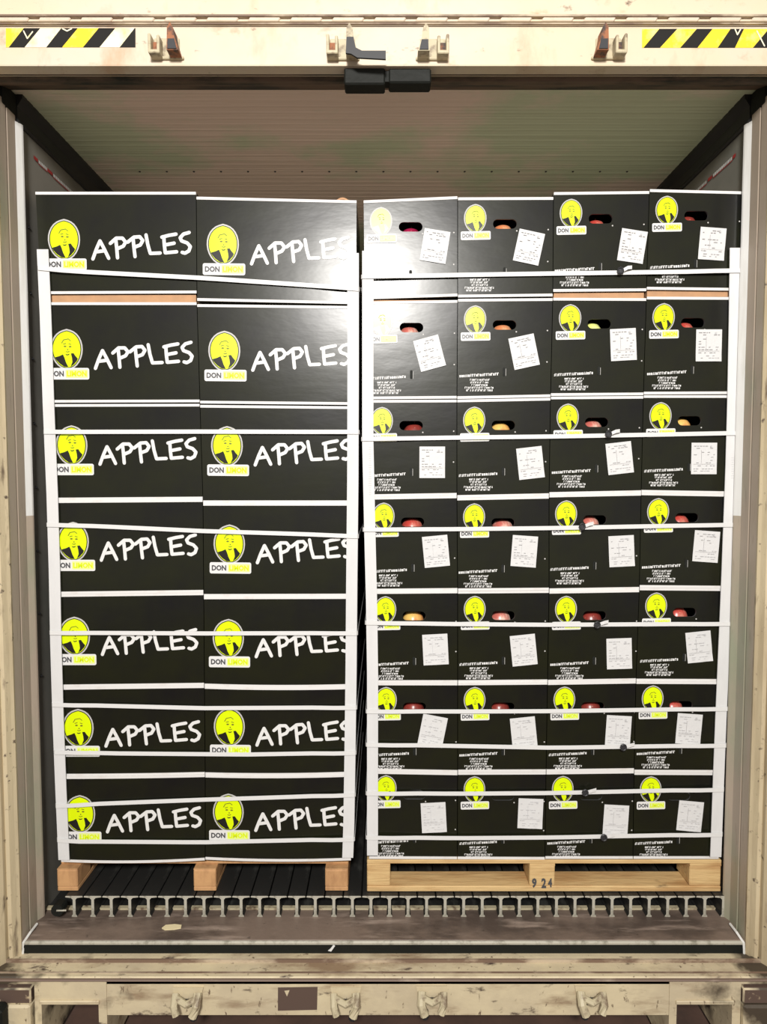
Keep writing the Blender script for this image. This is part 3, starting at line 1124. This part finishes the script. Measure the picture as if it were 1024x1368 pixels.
        inst('finger_slot', SLOT, e, (tl[0] + 0.150, 0, zt - 0.232))
        for sx, sz in ((0.288, 0.100), (0.288, 0.200), (0.188, 0.104)):
            inst('staple', STAPLE, e, (tl[0] + sx, 0, zt - sz))
        lu, lv, tilt = stick
        p = onY(lu, lv, yf)
        lm, lp = LABELS[(row * 3 + col) % 4]
        lo = inst('paper_label', lm, e, (p.x - cx, 0, p.z - z0), (0, math.radians(tilt), 0))
        inst('label_print', lp, lo)
        if apples:
            # dark pocket behind the hole and a pulp tray the fruit rests on
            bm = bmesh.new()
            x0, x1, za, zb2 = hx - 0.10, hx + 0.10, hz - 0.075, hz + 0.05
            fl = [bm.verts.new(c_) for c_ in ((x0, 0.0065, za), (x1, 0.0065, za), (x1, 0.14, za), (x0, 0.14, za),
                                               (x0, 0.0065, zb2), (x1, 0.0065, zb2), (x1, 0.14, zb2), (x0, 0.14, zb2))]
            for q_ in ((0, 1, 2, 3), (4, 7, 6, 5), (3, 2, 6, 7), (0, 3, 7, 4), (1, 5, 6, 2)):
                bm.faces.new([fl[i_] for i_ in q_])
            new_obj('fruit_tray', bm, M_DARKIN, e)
            for (ax, ay, r_, sq, cols) in apples:
                apple((e.location.x + hx + ax, yf + ay, z0 + za), r_, (hz - za) + sq, cols, row, col)
        else:
            bm = bmesh.new()
            flat(bm, rrect(hx - 0.039, hx + 0.039, hz - 0.016, hz + 0.016, 0.015, 5), 0.004, 0)
            flat(bm, [(hx - 0.03, hz + 0.0155), (hx + 0.02, hz + 0.018), (hx + 0.037, hz + 0.008), (hx + 0.035, hz + 0.0075),
                      (hx + 0.018, hz + 0.0165)], -0.0009, 1)
            new_obj('hole_cover', bm, [M_BLACK, M_INKSOFT], e)  # black cover added so the empty hand hole stays dark
    return e


AP_MAT = {}


def apple_mat(c1, c2):
    key = (c1, c2)
    if key not in AP_MAT:
        AP_MAT[key] = mat('apple_skin_%d' % len(AP_MAT), c1, 0.3, spec=0.6,
                          noise=[(14, c2, 0.45, 0.6, (1, 1, 0.5)), (120, (0.9, 0.75, 0.5), 0.68, 0.74, I1)])
    return AP_MAT[key]


def apple(base, r, reach, cols, row, col):
    """an apple resting on the tray; reach = height of its top above the tray"""
    bm = bmesh.new()
    n, m = 14, 9
    hgt = reach / 2.0
    vs = []
    for j in range(m + 1):
        t = math.pi * j / m
        rr = r * math.sin(t) ** 0.85 * (1 + 0.06 * math.cos(t))
        z = -math.cos(t) * hgt
        dip = 0.10 * hgt * math.exp(-(math.sin(t) * 3.0) ** 2)
        z += dip if j < m / 2 else -dip * 1.6
        vs.append([bm.verts.new((rr * math.cos(k * math.tau / n), rr * math.sin(k * math.tau / n), z + hgt)) for k in range(n)]
                  if 0 < j < m else [bm.verts.new((0, 0, z + hgt))])
    for j in range(m):
        a, b = vs[j], vs[j + 1]
        for k in range(n):
            k2 = (k + 1) % n
            if len(a) == 1:
                bm.faces.new((a[0], b[k2], b[k]))
            elif len(b) == 1:
                bm.faces.new((a[k], a[k2], b[0]))
            else:
                bm.faces.new((a[k], a[k2], b[k2], b[k]))
    dsc = cols[2]
    e = empty('apple', base, '%s apple behind the hand hole, %s layer, %s column, right pallet' % (
        dsc, ORD[row], ('first', 'second', 'third', 'fourth')[col]), 'apple', 'apples seen through the hand holes')
    new_obj('fruit', bm, apple_mat(cols[0], cols[1]), e, smooth=True)
    bm = bmesh.new()
    tube(bm, [(0, 0, 2 * hgt - 0.010), (0.001, 0.001, 2 * hgt - 0.001), (0.003, 0.001, 2 * hgt + 0.006)], 0.0012, 5)
    new_obj('stem', bm, M_RUST, e)


# ------------------------------------------------------------------ left stack
Lleft = [47, 54.5, 59.5, 64.5, 68.5, 73, 78, 81.5]
Lmid = [262, 263, 267, 271, 272, 273, 274, 274]
Lright = [476.5, 476, 476, 475, 474, 472.5, 471, 469]
L1 = [((256.5, 256.5), (393, 392), 0), ((404, 404), (538, 537.5), 0), ((540, 539.5), (668.5, 667), 0), ((668.5, 667), (794, 791.5), 0),
      ((794, 791.5), (918, 915.5), 0), ((918, 915.5), (1037, 1034.5), 0.0015), ((1037, 1034.5), (1151, 1149), 0.007)]
L2 = [((263, 268), (402, 406.5), 0), ((406.5, 409), (539, 541), 0), ((541, 543), (672, 672), 0), ((672, 672), (797, 796.5), 0),
      ((797, 796.5), (916.5, 917), 0.004), ((916.5, 917), (1035, 1034), 0.004), ((1035, 1034), (1148, 1149), 0.006)]
EM1 = [86, 89.7, 96.3, 98.3, 100, 105, 107.3]
EM2 = [298, 300, 303.6, 306.7, 305.4, 306.7, 305.4]
for r in range(7):
    vt, vb, sg = L1[r]
    carton('L', 0, r, Lleft[r], Lmid[r], Lleft[r + 1], Lmid[r + 1], vt, vb, sg, L1[r - 1][2] if r else 0, gap_below=0.026 if r == 0 else 0, em_u=EM1[r],
           flap=[(0.205, 0.07, 0.012)] if r == 0 else None)
    vt, vb, sg = L2[r]
    carton('L', 1, r, Lmid[r], Lright[r], Lmid[r + 1], Lright[r + 1], vt, vb, sg, L2[r - 1][2] if r else 0, gap_below=0.0, em_u=EM2[r],
           flap=[(0.21, 0.045, 0.010), (-0.20, 0.06, 0.007)] if r == 0 else None)

# ------------------------------------------------------------------ right stack
RX = [[485, 486.5, 486.5, 489, 491.5, 492.5, 492.5, 492.5], [611, 611, 610, 610, 611, 611, 611, 610.5], [739, 738, 735, 733, 733, 731, 729, 727.5],
      [867, 863, 859, 856, 853.5, 849, 846.5, 845], [992, 985.5, 982, 977.5, 972.5, 966.5, 961.5, 959.5]]
RV = [  # per column: (top pair), (bottom pair)
    [((268, 262.5), (400, 396)), ((403, 401), (533.5, 532.5)), ((534.5, 534), (664, 662)), ((664, 662), (790, 789)), ((790, 789), (912, 912)),
     ((912, 912), (1030, 1032)), ((1030, 1032), (1147, 1147.5))],
    [((264, 263.5), (397.5, 396)), ((399.5, 398.5), (533, 530.5)), ((534, 531.5), (665, 662.5)), ((665, 662.5), (789.5, 788.5)),
     ((789.5, 788.5), (912, 911)), ((912, 911), (1031.5, 1031)), ((1031.5, 1031), (1147.5, 1148))],
    [((257, 255.5), (390, 389)), ((398, 398.5), (529, 528)), ((530, 529), (661, 658.5)), ((661, 658.5), (789.5, 787.5)),
     ((789.5, 787.5), (911.5, 909.5)), ((911.5, 909.5), (1031, 1029.5)), ((1031, 1029.5), (1147, 1147))],
    [((253, 256), (387, 388.5)), ((396.5, 397), (527, 526.5)), ((528, 528), (658, 660)), ((658, 660), (785, 786)), ((785, 786), (910, 910.5)),
     ((910, 910.5), (1031.5, 1032)), ((1031.5, 1032), (1147, 1147))]]
RG = [0.006, 0.0, 0.019, 0.021]
ST = [[(580.8, 329, 9), (706, 330.5, 12), (844, 329, 8.5), (950.5, 326, 4)],
      [(573.4, 472, -15), (699.5, 470, -12), (832, 460.5, -3), (946, 461.6, 0)],
      [(577, 617.6, 0), (708, 618.5, -6.5), (827, 612, -6.5), (939.6, 612.5, 0)],
      [(582, 736.4, -5.5), (699.8, 736.4, 4), (829.6, 736.2, -3), (942.5, 730, 4)],
      [(581.3, 867.5, -3), (699, 868.3, -6), (826.5, 873, -2), (933, 864, -6)],
      [(577.6, 976, 11), (699, 978.3, -6), (825.3, 976, 3), (919.5, 973.6, 4)],
      [(579, 1091.8, -3), (708, 1086.5, 2), (822, 1095, 3), (921, 1090, 5)]]
C = {'m': ((0.38, 0.015, 0.07), (0.20, 0.01, 0.03), 'dark crimson'), 'o': ((0.70, 0.24, 0.10), (0.75, 0.45, 0.25), 'orange-flushed'),
     'r': ((0.52, 0.06, 0.045), (0.60, 0.22, 0.16), 'red'), 'y': ((0.75, 0.80, 0.22), (0.85, 0.85, 0.40), 'pale green'),
     'g': ((0.85, 0.55, 0.15), (0.80, 0.28, 0.10), 'golden'), 'p': ((0.55, 0.14, 0.11), (0.85, 0.60, 0.48), 'pink-streaked'),
     'd': ((0.28, 0.04, 0.03), (0.16, 0.03, 0.025), 'dark red')}
AP = [['m', 'o', 'r', 'd'], ['p', 'o', 'y', 'r'], ['d', 'g', 'p', 'g'], ['r', 'p', 'p', 'r'], ['g', 'p', 'd', 'r'], ['d', 'd', 'd', 'r']]
OFF = [[0.002, 0.0, -0.004, -0.012], [-0.006, 0.0, -0.014, -0.012], [0.012, -0.004, -0.004, -0.012], [0.0, 0.006, -0.008, -0.010],
       [-0.002, -0.004, 0.002, -0.008], [-0.002, -0.006, 0.004, -0.012]]
for c in range(4):
    for r in range(7):
        vt, vb = RV[c][r]
        ap = None
        if r < 6:
            ap = [(OFF[r][c], 0.048, 0.038, 0.014 + 0.002 * ((r + c) % 2), C[AP[r][c]])]
        carton('R', c, r, RX[c][r], RX[c + 1][r], RX[c][r + 1], RX[c + 1][r + 1], vt, vb, 0.0, gap_below=RG[c] if r == 0 else 0,
               stick=ST[r][c], apples=ap)


# ------------------------------------------------------------------ the rest of the load, behind the front cartons; unseen, added to darken the gap and bounce light
bm = bmesh.new()
XA, XB, XC, XD = (onY(u, 1000, YS).x for u in (74, 472, 492, 966))
for (xa, xb, nx, ya, dy, ny) in ((XA, XB, 2, YS + 0.31, 0.30, 14), (XC, XD, 4, YS + 0.51, 0.50, 8)):
    cw = (xb - xa) / nx
    for j in range(ny):
        for i in range(nx):
            y0 = ya + j * (dy + 0.002)
            zt_ = 2.27 - 0.012 * ((i + j) % 3)
            hh = (zt_ - ZPAL) / 7
            for k in range(7):
                za_ = ZPAL + k * hh
                fs = box(bm, xa + i * cw + 0.002, xa + (i + 1) * cw - 0.002, y0, y0 + dy, za_ + 0.001, za_ + hh - 0.001)
                if k == 6:
                    fs[5].material_index = 1
tag(new_obj('rear_cartons', bm, [M_BLACK, M_TOPB]), 'rest of the carton load packed deeper in the container behind the front cartons',
    'cartons', kind='stuff')

# ------------------------------------------------------------------ corner posts (L-shaped edge boards)
def edge_board(pts, side, label, marks=None):
    """pts: (u of outer edge, v) down the post; side -1 = wraps the left side, +1 = the right side"""
    yb = YS - 0.0075
    P = [onY(u, v, yb) for u, v in pts]
    base = P[-1]
    e = empty('edge_board', (base.x, YS, base.z), label, 'corner protector', 'white edge boards on the load corners')
    bm = bmesh.new()
    wd, t, dp = 0.0365, 0.003, 0.038
    rings = []
    for p in P:
        x, z = p.x - base.x, p.z - base.z
        s = -side           # inward direction
        sec = [(0, -0.0075), (s * wd, -0.0075), (s * wd, -0.0075 + t), (s * t, -0.0075 + t), (s * t, dp), (0, dp)]
        rings.append([bm.verts.new((x + a, b, z)) for a, b in sec])
    for a, b in zip(rings, rings[1:]):
        for i in range(6):
            bm.faces.new((a[i], a[(i + 1) % 6], b[(i + 1) % 6], b[i]))
    bm.faces.new(rings[0])
    bm.faces.new(list(reversed(rings[-1])))
    bmesh.ops.recalc_face_normals(bm, faces=bm.faces)
    new_obj('board', bm, M_POST, e)
    if marks:
        bm = bmesh.new()
        r = random.Random(3)
        for (u, v0, v1) in marks:
            v = v0
            while v < v1:
                p = onY(u, v, yb)
                h = r.uniform(0.003, 0.007)
                wv = r.uniform(0.004, 0.012)
                flat(bm, [(p.x - base.x - wv / 2, p.z - base.z), (p.x - base.x + wv / 2, p.z - base.z),
                          (p.x - base.x + wv / 2, p.z - base.z + 0.0016), (p.x - base.x - wv / 2, p.z - base.z + 0.0016)], -0.0082)
                v += 3
        new_obj('faint_print', bm, M_FAINT, e)
    return e


edge_board([(49, 333), (53, 420), (57, 540), (62, 660), (65, 760), (67, 860), (70, 960), (74, 1060), (78, 1149)], -1,
           'white edge board on the left corner of the left pallet load')
edge_board([(479, 338), (479, 500), (478.5, 640), (477, 780), (476, 900), (474.5, 1010), (473, 1100), (471.5, 1146)], 1,
           'white edge board on the right corner of the left pallet load')
edge_board([(483.5, 335), (483.5, 480), (483.5, 590), (486, 700), (488.5, 800), (490, 900), (490, 1143)], -1,
           'white edge board on the left corner of the right pallet load', [(494, 598, 662)])
edge_board([(990, 331), (988.5, 430), (986.5, 530), (984, 620), (981, 700), (977.5, 790), (974, 870), (970, 960), (966.5, 1050), (963, 1145)], 1,
           'white edge board on the right corner of the right pallet load', [(978, 612, 640)])


# ------------------------------------------------------------------ straps
def strap(pts, label, group, depth, bend=0.0, wd=0.0135, buckle=None, dip=0.0):
    y0 = YS - 0.010
    n = 14
    us = [p[0] for p in pts]

    def vat(u):
        for (a, va), (b, vb_) in zip(pts, pts[1:]):
            if u <= b:
                return va + (vb_ - va) * (u - a) / (b - a)
        return pts[-1][1]
    P = []
    for i in range(n + 1):
        u = us[0] + (us[-1] - us[0]) * i / n
        p = onY(u, vat(u), y0)
        # pulled tight over the corner boards, lying closer to the cartons between them
        p.y = y0 + (0.004 if 1 < i < n - 1 else 0.0)
        P.append(p)
    path = [P[0] + Vector((-0.003, depth, 0)), P[0] + Vector((-0.003, 0.004, 0))] + P + \
           [P[-1] + Vector((0.003, 0.004, 0)), P[-1] + Vector((0.003, depth, 0))]
    base = P[n // 2].copy()
    e = empty('packing_strap', base, label, 'strap', group)
    bm = bmesh.new()
    t = 0.0014
    rings = []
    for i, p in enumerate(path):
        a = path[max(i - 1, 0)]
        b = path[min(i + 1, len(path) - 1)]
        d = (b - a)
        d.z = 0
        d.normalize()
        nrm = Vector((d.y, -d.x, 0))   # outwards
        q = p - base
        up = Vector((0, 0, wd / 2))
        rings.append([bm.verts.new(q + up), bm.verts.new(q + up + nrm * t), bm.verts.new(q - up + nrm * t), bm.verts.new(q - up)])
    for a, b in zip(rings, rings[1:]):
        for i in range(4):
            bm.faces.new((a[i], a[(i + 1) % 4], b[(i + 1) % 4], b[i]))
    bm.faces.new(rings[0])
    bm.faces.new(list(reversed(rings[-1])))
    bmesh.ops.recalc_face_normals(bm, faces=bm.faces)
    new_obj('band', bm, M_STRAP, e)
    if buckle:
        bu, bv = buckle
        c = onY(bu, bv, y0 - 0.002) - base
        bm = bmesh.new()
        # wire buckle: open black loop, with loose white tail beside it
        bk = []
        for k in range(9):
            a = math.tau * k / 8
            bk.append((c.x + 0.009 * math.cos(a), c.y - 0.003, c.z + 0.010 * math.sin(a)))
        tube(bm, bk, 0.0030, 6)
        box(bm, c.x - 0.005, c.x + 0.005, c.y - 0.003, c.y + 0.001, c.z - 0.006, c.z + 0.006)
        new_obj('buckle', bm, M_STEEL, e)
        bm = bmesh.new()
        tl_ = [(c.x + 0.008, c.y - 0.002, c.z + 0.002), (c.x + 0.022, c.y - 0.007, c.z + 0.009), (c.x + 0.036, c.y - 0.004, c.z + 0.011)]
        a = [bm.verts.new((x, y, z + 0.005)) for x, y, z in tl_]
        b = [bm.verts.new((x, y, z - 0.006)) for x, y, z in tl_]
        a2 = [bm.verts.new((x, y + 0.0012, z + 0.005)) for x, y, z in tl_]
        b2 = [bm.verts.new((x, y + 0.0012, z - 0.006)) for x, y, z in tl_]
        for i in range(2):
            for p_, q_ in ((a, b), (b, b2), (b2, a2), (a2, a)):
                bm.faces.new((p_[i], p_[i + 1], q_[i + 1], q_[i]))
        bmesh.ops.recalc_face_normals(bm, faces=bm.faces)
        new_obj('loose_tail', bm, M_STRAP, e)
    return e


ORDS = ['topmost', 'second', 'third', 'fourth', 'fifth', 'sixth', 'seventh', 'lowest']
LS = [[(51, 358), (70, 360.5), (145, 364.5), (270, 371), (410, 380.5), (478, 386)],
      [(59, 577), (270, 576.5), (478, 577)],
      [(63, 701), (130, 703), (270, 709.5), (400, 713.5), (477, 716.5)],
      [(67, 845.5), (270, 846.5), (476, 846)],
      [(70, 941.5), (130, 943), (270, 946.5), (475, 945.5)],
      [(73, 1005), (150, 1007), (330, 1008.5), (474, 1006)],
      [(75, 1077), (130, 1074.5), (270, 1069), (380, 1065.5), (473, 1062)],
      [(77, 1122.5), (120, 1125), (270, 1126), (472, 1121.5)]]
for i, p in enumerate(LS):
    txt = ORDS[i] if i in (0, 7) else ORDS[i] + ' from the top'
    strap(p, 'white strap around the left pallet load, %s of eight' % txt, 'straps around the left load', 0.9)
RS = [([(484, 369.5), (608, 367), (740, 365), (990, 361.5)], (828, 362)),
      ([(484, 586.5), (608, 584.5), (740, 583), (985, 578.5)], (812, 580)),
      ([(486, 707.5), (610, 707), (740, 705.5), (981, 701)], (777, 703.5)),
      ([(489, 832), (608, 834), (740, 835), (975, 833.5)], (797, 834.5)),
      ([(490, 950.5), (608, 951), (740, 950.5), (971, 947)], None),
      ([(490, 995), (608, 997), (740, 999.5), (969, 996)], (832, 998)),
      ([(490, 1060), (608, 1061), (740, 1060), (966, 1055)], (781, 1058.5)),
      ([(490, 1119), (608, 1120.5), (740, 1119.5), (964, 1115)], (806, 1118.5))]
for i, (p, b) in enumerate(RS):
    txt = ORDS[i] if i in (0, 7) else ORDS[i] + ' from the top'
    strap(p, 'white strap around the right pallet load, %s of eight' % txt, 'straps around the right load', 0.9, buckle=b)

# ------------------------------------------------------------------ scraps on the sill, bumper at the lower left
c = onZ(230, 1239, ZP)
bm = bmesh.new()
pts = [(-0.032, -0.006), (-0.02, -0.014), (0.01, -0.012), (0.03, -0.006), (0.028, 0.008), (0.004, 0.012), (-0.024, 0.008)]
prism_z(bm, pts, 0.0, 0.003)
o = new_obj('paper_scrap', bm, mat('scrap_paper', (0.72, 0.62, 0.38), 0.7))
o.location = (c.x, c.y, ZP + 0.0003)
tag(o, 'pale yellow paper scrap lying on the brown sill plate', 'scrap')
c = onY(443, 1268, YJ - 0.008)
bm = bmesh.new()
prism_y(bm, [(-0.012, -0.006), (-0.002, -0.008), (0.010, 0.010), (0.004, 0.012), (-0.004, 0.001)], 0, 0.003)
o = new_obj('plastic_scrap', bm, M_WHITE)
o.location = c
tag(o, 'small white scrap stuck on the black rubber sill edge', 'scrap')

c = onY(6, 1353, 1.80)
bm = bmesh.new()
e = empty('dock_bumper', (c.x - 0.06, 1.74, -0.38), 'yellow and black dock bumper at the lower left corner of the photo', 'bumper')
box(bm, -0.06, 0.044, 0.0, 0.06, 0.0, c.z + 0.38 - 0.010, bev=0.012)
new_obj('yellow_plate', bm, M_HYEL, e)
bm = bmesh.new()
box(bm, -0.08, 0.046, 0.0605, 0.11, 0.0, c.z + 0.38 + 0.002, bev=0.012)
new_obj('rubber_pad', bm, M_GASK, e)
